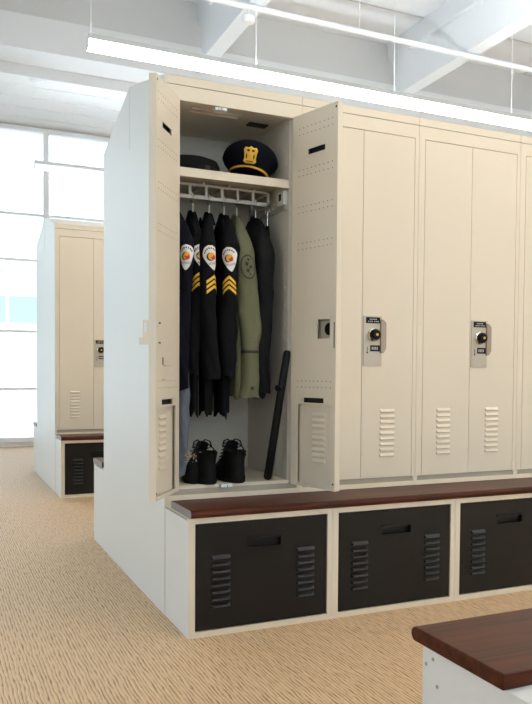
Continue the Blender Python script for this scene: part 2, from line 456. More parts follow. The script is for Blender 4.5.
# ---- the open unit
L1 = thing('locker', (0, BY, LB), 'open cream locker showing hanging uniforms, a cap and boots inside', 'locker')
mb = locker_shell(L1, 0, BY)
for k in range(20):                                   # bolt heads on the side wall
    z = .60+k*.078
    mb.cyl((.560, .065, z), (.557, .065, z), .006, 8, 2)
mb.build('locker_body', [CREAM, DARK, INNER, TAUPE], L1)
sloping_top(L1, 0, BY)
m = MB()
m.box(.031, BY+.032, 1.838, .559, BY+.498, 1.846); m.box(.031, BY+.026, 1.810, .559, BY+.032, 1.846)
m.build('shelf', CREAM, L1)
m = MB()                                              # hanging rail: a ladder-like strip
ry = .50; rz0, rz1 = 1.760, 1.826
m.box(.031, ry, rz1-.010, .535, ry+.012, rz1); m.box(.031, ry, rz0, .535, ry+.012, rz0+.014)
for k in range(8):
    xx = .535-.010-k*.074
    if xx > .03: m.box(xx, ry+.001, rz0, xx+.011, ry+.011, rz1)
m.box(.031, ry+.20, rz1-.010, .535, ry+.212, rz1); m.box(.525, ry, rz1-.010, .535, ry+.21, rz1); m.box(.525, ry, rz0, .535, ry+.21, rz0+.012)
m.box(.525, ry+.20, rz0, .535, ry+.21, rz1)
for k in range(4): m.box(.10+k*.12, ry+.01, rz1-.004, .112+k*.12, ry+.205, 1.838)
m.build('hanging_rail', PANEL, L1)
m = MB()                                              # ceiling tray seams and the dark slot
for yy in (BY+.10, BY+.14): m.box(.14, yy, 2.114, .36, yy+.006, 2.122)
m.box(.43, BY+.17, 2.116, .52, BY+.215, 2.1215, 1)
m.build('ceiling_tray', [INNER, DARK], L1)
def catch(x, y, z, up):
    m = MB(); m.box(x-.026, y-.004, z, x+.026, y+.022, z+.012); m.box(x-.014, y-.010, z+.001, x+.014, y-.004, z+.010)
    m.cyl((x, y-.0102, z+.0055), (x, y-.011, z+.0055), .003, 8, 1)
    m.build('door_catch', [WHITE, DARK], L1, bevel=.001)
catch(.262, BY-.012, .518, 0); catch(.235, BY+.006, 2.092, 1)
# side wall: rail with hooks and an outlet box
m = MB(); m.box(.548, .36, 1.722, .560, .66, 1.740); m.build('side_rail', SCREW, L1)
for yy in (.445, .48, .53, .62):
    m = MB(); m.tube([(.548, yy, 1.731), (.540, yy, 1.728), (.530, yy, 1.732), (.527, yy, 1.745), (.530, yy, 1.760), (.536, yy, 1.768)], .0025, 6)
    m.build('coat_hook', CHROME, L1, smooth=True)
m = MB(); m.box(.543, .362, 1.745, .560, .428, 1.805); m.box(.5425, .385, 1.765, .5435, .412, 1.795, 1)
m.build('power_outlet', [PANEL, DARK], L1)

def open_door(name_side, P, ang, L, label):
    h = Vector((cos(ang), sin(ang), 0))
    n = Vector((-sin(ang), cos(ang), 0)) if name_side == 'hinge_low_x' else Vector((sin(ang), -cos(ang), 0))
    X = lambda s, t, z: tuple(Vector(P)+h*s+n*t+Vector((0, 0, z)))
    m = MB(X)
    T = .028; z0, z1 = DZ0, DZ1
    m.box(0, 0, z0, L, .004, z1)                                  # outer skin
    m.box(0, .004, z0, .004, T, z1); m.box(L-.004, .004, z0, L, T, z1)     # flanges
    m.box(.004, .004, z0, L-.004, T, z0+.004); m.box(.004, .004, z1-.004, L-.004, T, z1)
    zr = .868
    m.box(.004, T-.004, z0+.004, .044, T, zr); m.box(L-.022, T-.004, z0+.004, L-.004, T, zr); m.box(.044, T-.004, z0+.004, L-.022, T, z0+.016)
    cut = (.166, .243, 1.146, 1.226); right = name_side == 'hinge_high_x'
    m.plate(.004, L-.004, zr, z1-.004, T-.004, T, [(.100, .205, 1.926, 1.949), (.082, .208, .876, .897)]+([cut] if right else []))
    m.box(.044, .010, z0+.014, L-.022, .014, zr)
    m.box(.085, .008, 1.90, .22, .012, 1.97, 1); m.box(.075, .012, .871, .215, .018, .90, 1)  # dark plates inside the door; the lower one stands in for cavity shade
    if right: m.box(L-.013, T, 1.105, L-.008, T+.0006, 1.212, 1)
    for zc in (2.045, 2.018, 1.869, 1.843, 1.712, 1.687, 1.557, 1.531, .968, .942):
        for k in range(9): m.disc((.045+k*.0255, T+.0006, zc), .0024, (0, 1, 0), 8, 1)
    for sz in (z0+.028, z1-.020): m.disc((L-.010, T+.0006, sz), .005, (0, 1, 0), 8, 1)
    for k in range(9):
        zz = .622+k*.0245; m.louver(.126, .207, zz, zz+.017, .008, .014, 1)
    d = m.build('door', [CREAM, DARK], L1); d['label'] = label
    # lock back plate in the cut-out
    if not right: return d, X
    b = MB(X); b.box(cut[0]-.01, .005, cut[2]-.01, cut[1]+.01, .008, cut[3]+.01)
    b.rings([[(.222+r*cos(2*pi*k/18), t, 1.186+r*sin(2*pi*k/18)) for k in range(18)] for r, t in ((.026, .008), (.026, .014), (.018, .016))], 1)
    b.build('lock_back', [BRUSH, BLACK], d)
    return d, X
dR, XRt = open_door('hinge_high_x', (.586, BY-.002, 0), radians(-74), .279, 'right leaf swung open, its inside facing the aisle')
dL, XLt = open_door('hinge_low_x', (.029, BY-.002, 0), radians(-125), .274, 'left leaf folded back past the end panel')
lt = MB(XLt)
lt.plate(.225, .2775, 1.100, 1.196, .0285, .0310, [])
lt.xf = lambda u, t, z: XLt(t, u, z)                 # the flange folded outwards across the door edge
lt.plate(-.022, .0285, 1.104, 1.196, .2750, .2775, [(-.017, -.007, 1.150, 1.188)])
lt.plate(-.036, -.022, 1.104, 1.132, .2750, .2775, [(-.032, -.025, 1.112, 1.123)])
lt.xf = XLt
for z in (1.112, 1.186):
    for s in (.238, .250): lt.cyl((s, .0315, z), (s, .033, z), .0035, 8, 1)
lt.build('latch_bracket', [CREAM, DARK], dL)
hk = MB(XLt)
hk.box(.196, .0283, 1.030, .202, .0300, 1.058, 1); hk.tube([(.199, .029, 1.03), (.199, .040, 1.026), (.170, .042, 1.025), (.145, .040, 1.026)], .0025, 6)
hk.build('coat_hook', [CREAM, DARK], dL)
hk = MB(XLt); hk.tube([(.205, .029, .975), (.205, .036, .972), (.18, .037, .974)], .002, 6)
hk.build('coat_hook', [CREAM, DARK], dL)

# ------------------------------------------------------------------ pedestals, panels, benches
P1 = pedestal(0, 0, 'black-fronted drawer pedestal under the open locker, end face beside the aisle')
P2 = dup(P1, (W, 0, 0), 'black-fronted drawer pedestal second along the near bench from the end panel')
P3 = dup(P1, (2*W, 0, 0), 'black-fronted drawer pedestal third along the near bench, its right side cut off')
P4 = dup(P1, (3*W, 0, 0), 'black-fronted drawer pedestal at the far end of the near bench')
F2 = dup(P1, (I2[0], I2[1], 0), 'dark drawer pedestal beneath the far bank of lockers')
PB = pedestal(0, YB, 'pale pedestal end sticking out behind the near end panel', -1)
FB = dup(PB, (I2[0], I2[1]+YB, 0), 'pale pedestal end just showing at the back of the far bank')
end_panel(0, 0, 'tall pale gable-topped end panel closing the near bank of lockers')
end_panel(I2[0], I2[1], 'bluish gable-topped end panel closing the far bank by the window')
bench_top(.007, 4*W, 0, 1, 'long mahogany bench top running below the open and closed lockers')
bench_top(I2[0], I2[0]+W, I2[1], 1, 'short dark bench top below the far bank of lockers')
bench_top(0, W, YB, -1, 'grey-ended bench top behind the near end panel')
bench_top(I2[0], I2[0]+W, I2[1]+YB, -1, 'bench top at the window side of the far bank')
# the near bench in the foreground: a plain white box under a mahogany slab
nb = thing('bench', (.045, -1.43, 0), 'mahogany topped white bench in the foreground corner, nearest of the benches', 'bench')
m = MB(); nx = .048; ny = -1.445
m.box(nx, ny-BY-D, 0, nx+2*W, ny, LB)
m.build('base_sheet', PANEL, nb)
for y, z in ((ny-.035, .435), (ny-.012, .418), (ny-.05, .385), (ny-.02, .15)):
    s = MB(); s.cyl((nx, y, z), (nx-.0015, y, z), .004, 8); s.build('screw', SCREW, nb)
bench_top(.040, .040+2*W, -1.430, -1, '', extra=.020, grey_face=False, th=nb)

# ------------------------------------------------------------------ things in the open locker
def superr(a, n):
    c, s_ = abs(cos(a)), abs(sin(a)); return (c**n+s_**n)**(-1/n)
class Sleeve:
    def __init__(s, cx, cy, z1, z0, rx, ry, drift=(0, 0), seed=0, exp=2.6, lean=0.0, ysh=0.0, taper=.26):
        s.__dict__.update(locals()); rnd = random.Random(seed)
        s.ph = [rnd.uniform(0, 6.28) for _ in range(6)]
    def pt(s, a, z, off=0.0):
        t = (s.z1-z)/(s.z1-s.z0)
        g = min(1.0, (t/.22))**.62 if t < .22 else 1.0
        e = max(0.0, 1-t/.26)**1.4
        g = max(.10, g)
        tap = 1.05-s.taper*t
        k_ = .6+1.3*t
        wr = 1+k_*(.05*sin(2*a+s.ph[0]+9*t)+.05*sin(3*a+s.ph[1]-13*t)+.035*sin(27*t+2*a+s.ph[2])+.02*sin(5*a-41*t+s.ph[5]))
        r = superr(a, s.exp)*g*tap*wr
        bend = .012*sin(pi*t*1.1+s.ph[3])
        return (s.cx+s.lean*e+s.drift[0]*t+bend+(s.rx*r+off)*cos(a), s.cy+s.ysh*e+s.drift[1]*t+(s.ry*r+off)*sin(a), z)
    def mesh(s, mb, mi=0, nu=28, nv=44):
        rings = []
        for k in range(nv+1):
            t = k/nv; z = s.z1-(s.z1-s.z0)*(t**1.15)
            rings.append([s.pt(2*pi*i/nu, z+(.006*sin(2*2*pi*i/nu+s.ph[4]) if k == nv else 0)) for i in range(nu)])
        rings.append([(sum(p[0] for p in rings[-1])/nu+(p[0]-sum(q[0] for q in rings[-1])/nu)*.6, sum(p[1] for p in rings[-1])/nu+(p[1]-sum(q[1] for q in rings[-1])/nu)*.6, p[2]+.01) for p in rings[-1]])
        mb.rings(rings, mi)
    def on(s, p, q, zc, a0, off):
        """point on the sleeve: p metres round it from bearing a0, q metres above zc"""
        z = zc+q; a = a0; left = abs(p); sg = 1 if p > 0 else -1; step = .04
        prev = Vector(s.pt(a, z))
        while left > 0:
            nx = Vector(s.pt(a+sg*step, z)); d = (nx-prev).length
            if d >= left: a += sg*step*left/max(d, 1e-6); break
            left -= d; a += sg*step; prev = nx
        return s.pt(a, z, off)

def text_mesh(txt):
    cu = bpy.data.curves.new('t', 'FONT'); cu.body = txt; cu.align_x = 'CENTER'; cu.size = 1.0
    o = bpy.data.objects.new('t', cu); COL.objects.link(o)
    dg = bpy.context.evaluated_depsgraph_get(); me = bpy.data.meshes.new_from_object(o.evaluated_get(dg))
    vs = [tuple(v.co) for v in me.vertices]; fs = [tuple(p.vertices) for p in me.polygons]
    bpy.data.objects.remove(o); bpy.data.curves.remove(cu); bpy.data.meshes.remove(me)
    return vs, fs
TXT = text_mesh('POLICE')

def patch(sl, parent, zc, a0, tilt=0.0, full=True):
    m = MB()
    ct, st = cos(tilt), sin(tilt)
    def P(p, q, off): return sl.on(p*ct-q*st, p*st+q*ct, zc, a0, off)
    def hw(q):
        if q > .012: return .036*math.sqrt(max(0, 1-((q-.012)/.040)**2))
        return .036*(max(0, (q+.056)/.068))**.62
    rows = []
    qs = [-.0555+.1075*k/22 for k in range(23)]
    for sc, off, mi in ((1.0, .0016, 0),):
        m.grid([[P(hw(q)*sc*(i/5-1), q*sc, off) for i in range(11)] for q in qs], mi)
    def disc(cx, cy, rx, ry, off, mi, n=18):
        m.add([P(cx, cy, off)]+[P(cx+rx*cos(2*pi*k/n), cy+ry*sin(2*pi*k/n), off) for k in range(n)], [(0, 1+k, 1+(k+1)%n) for k in range(n)], mi)
    disc(-.004, .002, .0165, .0175, .0026, 1); disc(.001, .002, .0145, .0165, .0034, 2); disc(.005, -.003, .0085, .010, .0042, 3); disc(.001, .006, .006, .006, .0048, 2)
    vs, fs = TXT
    for q0, arc in ((-.030, 1),):
        m.add([P(-x*.0125 if False else x*.0125*FLIP, q0+y*.0125+.10*0, .0030) for x, y, _ in vs], fs, 1)
    for k in range(7):                                # worn lettering along the top edge
        a = radians(150-20*k); c, s_ = cos(a), sin(a)
        m.add([P(.026*c-.003, .012+.026*s_-.003, .003), P(.026*c+.003, .012+.026*s_-.004, .003), P(.026*c+.002, .012+.026*s_+.003, .003), P(.026*c-.002, .012+.026*s_+.004, .003)], [(0, 1, 2, 3)], 1)
    o = m.build('shoulder_patch', [PWHITE, PNAVY, PORANGE, PRED], parent, smooth=True, recalc=False)
    o['label'] = 'white shoulder patch with an orange and red emblem'
FLIP = 1
def chevrons(sl, parent, zc, a0, w=.033):
    m = MB()
    def P(p, q): return sl.on(p, q, zc, a0, .0022)
    for k in range(3):
        q0 = .012-.021*k
        for sg in (-1, 1):
            lo = []; hi = []
            for i in range(6):
                f = i/5; p = sg*w*f; q = q0+.026*(1-f)
                lo.append(P(p, q-.0065)); hi.append(P(p, q+.0065))
            m.grid([lo, hi])
    o = m.build('rank_chevrons', GOLD, parent, smooth=True, recalc=False); o['label'] = 'three gold sergeant chevrons'

def jacket(name, hx, sx, hem, slz, mat, label, cat, seed, top=1.703, th=.027, rx=.034, pz=None, cz=None, a0=-100, drift=(0, 0), subdued=False, hw=.125, yc=.53, sy=.385, tilt=0.0, chev_a=None, taper=.14):
    t = thing(name, (hx, yc, hem), label, cat, 'garments on the hanging rail')
    rnd = random.Random(seed); ph = [rnd.uniform(0, 6.28) for _ in range(6)]
    m = MB(); nu, nv = 36, 40; rings = []
    for k in range(nv+1):
        v = k/nv; z = top-(top-hem)*v**1.25; d = top-z
        w = .022+(hw-.022)*min(1, d/.10)**.9 + .02*min(1, d/.5)
        a = .010+(th-.010)*min(1, d/.14)**.8
        fold = .30*min(1, d/.25)
        ring = []
        for i in range(nu):
            u = 2*pi*i/nu
            f = 1+fold*(.5*sin(4*u+ph[0]+1.5*v)+.5*sin(7*u+ph[1]-2*v))
            zz = z+((.014*sin(3*u+ph[2])+.008*sin(7*u+ph[3])) if k == nv else 0) - .55*0
            ring.append((hx+(hx-sx)*(w*superr(u, 2.3)*sin(u))/.145+a*superr(u, 2.3)*f*cos(u), yc+w*superr(u, 2.3)*sin(u), zz))
        rings.append(ring)
    rings.append([(hx+(p[0]-hx)*.6, yc+(p[1]-yc)*.7, p[2]+.02) for p in rings[-1]])
    m.rings(rings); m.build('coat_body', mat, t, smooth=True)
    c = MB()                                          # collar folded round the neck of the hanger
    cr = []
    for zz, w, a in ((top-.050, .068, .026), (top-.014, .048, .018), (top+.002, .038, .014), (top+.004, .030, .010), (top-.02, .028, .008)):
        cr.append([(hx+a*cos(2*pi*i/20), yc-.02+w*sin(2*pi*i/20), zz+.010*sin(2*pi*i/20)) for i in range(20)])
    c.rings(cr, 0, True, True); c.build('collar', mat, t, smooth=True)
    sl = Sleeve(sx, sy, 1.698, slz, rx, .052, drift, seed, lean=hx-sx, ysh=.10, taper=taper)
    s1 = MB(); sl.mesh(s1); so = s1.build('sleeve', mat, t, smooth=True)
    s2 = Sleeve(2*hx-sx, 2*yc-sy, 1.698, slz+.02, rx*.9, .048, (0, 0), seed+50, lean=sx-hx, ysh=-.10)
    s1 = MB(); s2.mesh(s1); s1.build('sleeve', mat, t, smooth=True)
    A = radians(a0)
    if pz: patch(sl, so, pz, A, tilt)
    if cz: chevrons(sl, so, cz, radians(chev_a if chev_a is not None else a0))
    if subdued:
        m = MB(); n = 28
        def ell(r, off): return [sl.on(.036*r*cos(2*pi*k/n), .052*r*sin(2*pi*k/n)-.008*r*abs(cos(2*pi*k/n))*0, 1.455, A, off) for k in range(n)]
        e0, e1 = ell(1, .0022), ell(.88, .0022)
        m.add(e0+e1, [(k, (k+1)%n, n+(k+1)%n, n+k) for k in range(n)], 0)
        for (p, q, r) in ((-.008, .012, .012), (.01, .0, .010), (-.004, -.016, .011), (.006, -.03, .006), (.0, .03, .008)):
            m.add([sl.on(p, q, 1.455, A, .0024)]+[sl.on(p+r*cos(2*pi*k/9)*(.6+.4*(k % 2)), q+r*sin(2*pi*k/9)*(.6+.4*(k % 2)), 1.455, A, .0024) for k in range(9)], [(0, 1+k, 1+(k+1) % 9) for k in range(9)], 0)
        m.build('shoulder_patch', OLIVED, so, smooth=True, recalc=False)
        b = MB(); r0 = [sl.pt(2*pi*i/28, 1.098, .002) for i in range(28)]; r1 = [sl.pt(2*pi*i/28, 1.092, .0025) for i in range(28)]; r2 = [sl.pt(2*pi*i/28, 1.086, .002) for i in range(28)]
        b.rings([r0, r1, r2], 0, False, False); b.build('seam', OLIVED, so)
        b = MB(); c0 = sl.on(-.005, 0, .935, A, .003)
        b.cyl(c0, (c0[0]-.001, c0[1]-.004, c0[2]), .008, 12); b.build('cuff_button', OLIVED, so)
    return t, sl

def hanger(hx, yc, label):
    t = thing('coat_hanger', (hx, yc, 1.70), label, 'hanger', 'coat hangers on the rail')
    m = MB(); z = 1.758; y = .506
    m.tube([(hx, y-.008, z+.004), (hx, y-.012, z+.020), (hx, y, z+.030), (hx, y+.016, z+.022), (hx, y+.019, z+.004), (hx, y+.012, z-.012), (hx, y-.006, z-.022), (hx, y-.006, 1.70)], .0042, 8)
    m.build('hook', CHROME, t, smooth=True)
    m = MB(); m.tube([(hx, yc-.085, 1.595), (hx, yc-.02, 1.672), (hx, yc+.0, 1.680), (hx, yc+.085, 1.595), (hx, yc-.085, 1.595)], .003, 6)
    m.build('shoulder_wire', CHROME, t, smooth=True)

hx = [.092, .172, .247, .317, .378, .468]
JA, _ = jacket('uniform_coat', hx[0], .098, .90, .93, NAVY, 'dark navy coat with a round white patch, nearest the left door leaf', 'coat', 1, pz=1.480, a0=-112, rx=.030)
JB, _ = jacket('uniform_shirt', hx[1], .150, .815, .99, NAVY2, 'black uniform shirt second on the rail, its white patch half covered', 'shirt', 2, rx=.031, pz=1.490, cz=1.378, a0=-80, tilt=.16, chev_a=-98, sy=.415)
JC, _ = jacket('uniform_shirt', hx[2], .203, .825, .97, NAVY2, 'black uniform shirt third on the rail, between two other sergeant sleeves', 'shirt', 3, rx=.034, pz=1.482, cz=1.366, a0=-84, tilt=.28, chev_a=-62, sy=.372)
JD, _ = jacket('uniform_shirt', hx[3], .283, .815, .985, NAVY2, 'black uniform shirt beside the olive jacket, white patch and chevrons clear', 'shirt', 4, pz=1.484, cz=1.368, a0=-114, tilt=.2, rx=.038, drift=(.018, 0))
JE, _ = jacket('field_jacket', hx[4], .352, .900, .890, OLIVE, 'olive green field jacket with a subdued round patch', 'jacket', 5, a0=-95, subdued=True, rx=.046, drift=(.045, 0), th=.032)
JF, _ = jacket('nylon_jacket', hx[5], .452, .905, .915, BLKJ, 'plain black jacket hanging last on the rail by the bare side wall', 'jacket', 6, rx=.042, drift=(.02, .02), th=.045)
names = ['chrome hanger of the navy coat', 'chrome hanger hook of the second garment, a black shirt', 'chrome hanger hook of the third garment, a black shirt', 'chrome hanger hook of the shirt beside the olive jacket', 'chrome hanger hook of the olive field jacket', 'chrome hanger hook of the last black jacket']
for x, nme in zip(hx, names): hanger(x, .53, nme)

# jeans hanging below the navy coat
t = thing('jeans', (.09, .47, .56), 'faded blue jeans hanging below the navy coat down to the floor', 'jeans')
for k, (cx, cy) in enumerate(((.094, .43), (.128, .52))):
    sl = Sleeve(cx, cy, 1.15, .565+.03*k, .030, .055, (.0, 0), 80+k); m = MB(); sl.mesh(m)
    m.build('trouser_leg', DENIM, t, smooth=True)

# officer's cap
def cap(cx, cy, z, rot, label, name='officer_cap', badge=True, s=1.0, tiltx=0.0):
    t = thing(name, (cx, cy, z), label, 'cap')
    R_ = Matrix.Rotation(rot, 3, 'Z') @ Matrix.Rotation(radians(7) if badge else 0, 3, 'Y') @ Matrix.Rotation(tiltx, 3, 'X')
    X = lambda x, y, zz: tuple(Vector((cx, cy, z))+R_ @ Vector((x*s, y*s, zz*s*.88)))
    n = 48
    def ring(rx, ry, zz, lift=0.0, yo=0.0):
        out = []
        for k in range(n):
            a = 2*pi*k/n; f = max(0, -sin(a))
            out.append((rx*cos(a), yo+ry*sin(a), zz+lift*(f**1.2)))
        return out
    c = MB(X)
    c.rings([ring(.088, .100, .008), ring(.089, .101, .040), ring(.091, .103, .048), ring(.105, .116, .062, .018), ring(.122, .130, .082, .034), ring(.131, .137, .100, .042), ring(.129, .134, .110, .046), ring(.112, .115, .119, .044), ring(.075, .075, .125, .034), ring(.030, .03, .127, .016)], 0)
    c.build('crown', NAVY if badge else MESHB, t, smooth=True)
    v = MB(X); rows = []
    for j in range(7):
        f = j/6; row = []
        for k in range(25):
            a = pi+pi*.10+(pi*.8)*k/24
            b = sin(pi*k/24)**.7
            row.append(((.090+.004*f)*cos(a), .102*sin(a)-.055*f*b, .014-.022*f*b*f+.006*0))
        rows.append(row)
    v.grid(rows); v.grid([[(p[0], p[1], p[2]-.003) for p in r] for r in rows])
    v.build('visor', BLACK, t, smooth=True, recalc=False)
    if badge:
        st = MB(X); top = []; bot = []
        rr = []
        for k in range(33):
            a = pi+pi*k/32
            rr.append([(.0905*cos(a), .1025*sin(a), .014+.004*abs(cos(a))), (.0935*cos(a), .1055*sin(a), .0125), (.0935*cos(a), .1055*sin(a), .031), (.0905*cos(a), .1025*sin(a), .030)])
        st.rings(rr); st.build('gold_strap', STRAPG, t, smooth=True)['label'] = 'gold braid strap above the visor'
        for sg in (-1, 1):
            b = MB(X); b.cyl((sg*.090, -.012, .021), (sg*.0965, -.012, .021), .007, 12); b.build('strap_button', GOLDM, t)
        bd = MB()
        def BX(u, w, d):                              # on the sloping crown front
            base = Vector((0, -.1130, .042)); up = Vector((0, -.42, 1)).normalized(); nn = Vector((0, -1, -.42)).normalized()
            return X(*(base+Vector((u, 0, 0))+up*w+nn*(.006+d-u*u*5)))
        bd.xf = BX
        out = [(-.016, -.004), (.016, -.004), (.024, .004), (.021, .014), (.023, .032), (.026, .046), (.020, .056), (.010, .054), (0, .060), (-.010, .054), (-.020, .056), (-.026, .046), (-.023, .032), (-.021, .014), (-.024, .004)]
        out = [(a*1.25, b*1.32) for a, b in out]
        nn = len(out)
        bd.add([(a, b, 0) for a, b in out]+[(a, b, .003) for a, b in out]+[(a*.8, .036+(b-.036)*.85, .006) for a, b in out]+[(0, .036, .006)],
               [(i, (i+1) % nn, nn+(i+1) % nn, nn+i) for i in range(nn)]+[(nn+i, nn+(i+1) % nn, 2*nn+(i+1) % nn, 2*nn+i) for i in range(nn)]+[(2*nn+i, 2*nn+(i+1) % nn, 3*nn) for i in range(nn)])
        for (a0_, b0, a1, b1) in ((-.013, .040, -.004, .047), (.004, .040, .013, .047), (-.015, .014, -.011, .030), (.011, .014, .015, .030), (-.012, .003, .012, .006)):
            bd.box(a0_*1.3, b0*1.33, .0055, a1*1.3, b1*1.33, .0068, 1)
        bd.rings([[(r*cos(2*pi*k/14), .034+r*1.3*sin(2*pi*k/14), d) for k in range(14)] for r, d in ((.010, .006), (.009, .010), (.004, .011))], 0)
        bd.build('cap_badge', [GOLDM, NAVY], t)['label'] = 'gold shield badge'
    return t
cap(.414, .462, 1.856, radians(-21), s=.95, tiltx=radians(-9), label= 'black officer cap with a gold badge and braid on the shelf')
# flat woven cap lying beside it
t = thing('flat_cap', (.165, .53, 1.846), 'dark woven cap lying low on the shelf beside the officer cap', 'cap')
m = MB(); cx, cy, z = .165, .53, 1.846
rg = lambda r, zz, dx=0: [(cx+dx+r*1.12*cos(2*pi*k/40), cy+r*sin(2*pi*k/40), z+zz) for k in range(40)]
m.rings([rg(.115, .004), rg(.122, .02), rg(.121, .055), rg(.112, .075), rg(.085, .086), rg(.04, .090)])
m.build('crown', MESHB, t, smooth=True)
m = MB(); rows = []
for j in range(6):
    f = j/5; rows.append([(cx+(.128+.06*f*sin(pi*k/16))*cos(radians(-75+95*k/16)), cy+(.122+.06*f*sin(pi*k/16))*sin(radians(-75+95*k/16)), z+.042-.036*f) for k in range(17)])
m.grid(rows); m.grid([[(p[0], p[1], p[2]-.003) for p in r] for r in rows]); m.build('visor', BLACK, t, smooth=True, recalc=False)

# boots, heels to the aisle
def boot(cx, cy, rot, label):
    t = thing('work_boot', (cx, cy, .530), label, 'boot')
    R_ = Matrix.Rotation(rot, 3, 'Z'); X = lambda x, y, zz: tuple(Vector((cx, cy, .530))+R_ @ Vector((x*1.08, y, zz*.92)))
    n = 32
    def ring(front, hwid, z, heel=0.0, taper=.82):
        out = []
        for k in range(n):
            a = 2*pi*k/n; y = heel+(front-heel)*(.5+.5*sin(a)*superr(a, 2.4)*.98); f = (y-heel)/max(front-heel, 1e-6)
            w = hwid*(taper+(1-taper)*sin(pi*min(1, f*.9))+.03*f)
            out.append((w*cos(a)*superr(a, 2.4), y, z))
        return out
    s = MB(X); s.rings([ring(.282, .048, 0), ring(.287, .053, .006), ring(.287, .053, .026), ring(.282, .049, .030)]); s.build('sole', RUBBER, t, smooth=True)
    u = MB(X)
    u.rings([ring(.280, .049, .026, .003), ring(.280, .050, .045, .002), ring(.268, .048, .064, .004), ring(.235, .045, .082, .006), ring(.190, .043, .102, .007), ring(.155, .042, .122, .005), ring(.138, .043, .140, .001), ring(.132, .043, .146, -.001), ring(.126, .037, .146, .006), ring(.124, .033, .120, .012)], 0)
    u.build('upper', LEATHER, t, smooth=True)
    l = MB(X); l.rings([ring(.122, .032, .122, .013), ring(.116, .030, .119, .016)]); l.build('lining', LINING, t)
    g = MB(X); rows = []
    for j in range(6):
        f = j/5; rows.append([((-.026+.052*i/6), .128-.012*((i-3)/3)**2+.030*(1-f)*1.0-.012*f, .105+.085*f-.010*((i-3)/3)**2*f) for i in range(7)])
    g.grid(rows, 1); g.grid([[(p[0], p[1]+.007, p[2]+.002) for p in r] for r in rows], 0); g.build('tongue', [LINING, LEATHER], t, smooth=True)
    b = MB(X)
    for k in range(5):
        z = .088+.018*k; y = .200-.018*k
        b.tube([(-.030, y, z), (-.012, y+.004, z+.010), (.012, y+.002, z+.014), (.030, y-.004, z+.016)], .0032, 6)
        b.tube([(.030, y, z), (.012, y+.004, z+.010), (-.012, y+.002, z+.014), (-.030, y-.004, z+.016)], .0032, 6)
    for sg in (-1, 1):
        b.tube([(0, .125, .178), (sg*.016, .118, .196), (sg*.034, .112, .188), (sg*.040, .108, .165), (sg*.026, .110, .155), (sg*.006, .118, .172)], .0034, 6)
        b.tube([(0, .125, .178), (sg*.02, .105, .180), (sg*.040, .085, .155), (sg*.047, .070, .120)], .003, 6)
    b.build('laces', BLACK, t, smooth=True)
    h = MB(X); h.rings([[( .020*cos(pi*k/8+pi)*1.0, -.003-.004*j*0, .0) for k in range(9)] for j in range(1)]) if False else None
    h = MB(X); h.tube([(-.010, -.002, .135), (-.010, -.012, .158), (.010, -.012, .158), (.010, -.002, .135)], .0035, 6); h.build('pull_loop', BLACK, t)
    return t
boot(.198, .304, radians(4), 'black lace-up boot on the locker floor, next to the jeans')
boot(.320, .298, radians(-3), 'black lace-up boot on the locker floor, behind the white door catch')
# frayed straw brush with a dark body
t = thing('whisk_brush', (.128, .44, .530), 'dark brush with frayed straw bristles between the jeans and the boots', 'brush')
m = MB(); bx, by = .140, .405
rg = lambda r, zz: [(bx+r*.7*cos(2*pi*k/20), by+r*1.2*sin(2*pi*k/20), .530+zz) for k in range(20)]
m.rings([rg(.045, 0), rg(.052, .02), rg(.048, .07), rg(.034, .100), rg(.02, .110)]); m.build('handle', LEATHER, t, smooth=True)
m = MB(); rnd = random.Random(3)
for k in range(90):
    a = rnd.uniform(0, 2*pi); r = rnd.uniform(.01, .036); L = rnd.uniform(.02, .055); b2 = a+rnd.uniform(-.8, .8)
    p0 = (bx+r*.6*cos(a), by+r*sin(a), .530+.085+rnd.uniform(0, .03))
    p2 = (p0[0]+L*.7*cos(b2), p0[1]+L*.7*sin(b2), p0[2]+rnd.uniform(-.01, .035)); p1 = tuple((p+q)/2+rnd.uniform(-.004, .008) for p, q in zip(p0, p2))
    m.tube([p0, p1, p2], .0013, 4)
m.build('bristles', STRAW, t)

# baton leaning on the side wall
t = thing('baton', (.463, .33, .530), 'long black side-handle baton leaning against the bare side wall', 'baton')
m = MB(); p0 = Vector((.470, .345, .545)); p1 = Vector((.541, .302, 1.10)); dd = (p1-p0)
def bp(f): return tuple(p0+dd*f)
m.tube([bp(-.022), bp(-.012), bp(0), bp(.6), bp(.98), bp(1.0)], [.010, .0165, .018, .0175, .0165, .011], 16); m.build('shaft', BLACK, t, smooth=True)
m = MB(); c = Vector(bp(.70)); m.tube([tuple(c), tuple(c+Vector((-.022, -.012, .002))), tuple(c+Vector((-.028, -.014, .002)))], [.011, .011, .014], 12); m.build('side_handle', BLACK, t, smooth=True)
# key holder hanging from a hook
t = thing('key_holder', (.523, .50, 1.60), 'small black key holder hanging from a hook on the side wall', 'key holder')
m = MB(); m.tube([(.521, .482, 1.735), (.522, .488, 1.70), (.523, .492, 1.668)], .0018, 6); m.build('ring_wire', CHROME, t)
m = MB(); m.prism([(.484, 1.668), (.498, 1.672), (.503, 1.64), (.515, 1.60), (.508, 1.575), (.494, 1.60), (.488, 1.572), (.474, 1.585), (.478, 1.63)], 0, .517, .530); m.build('pouch', LEATHER, t, bevel=.003)

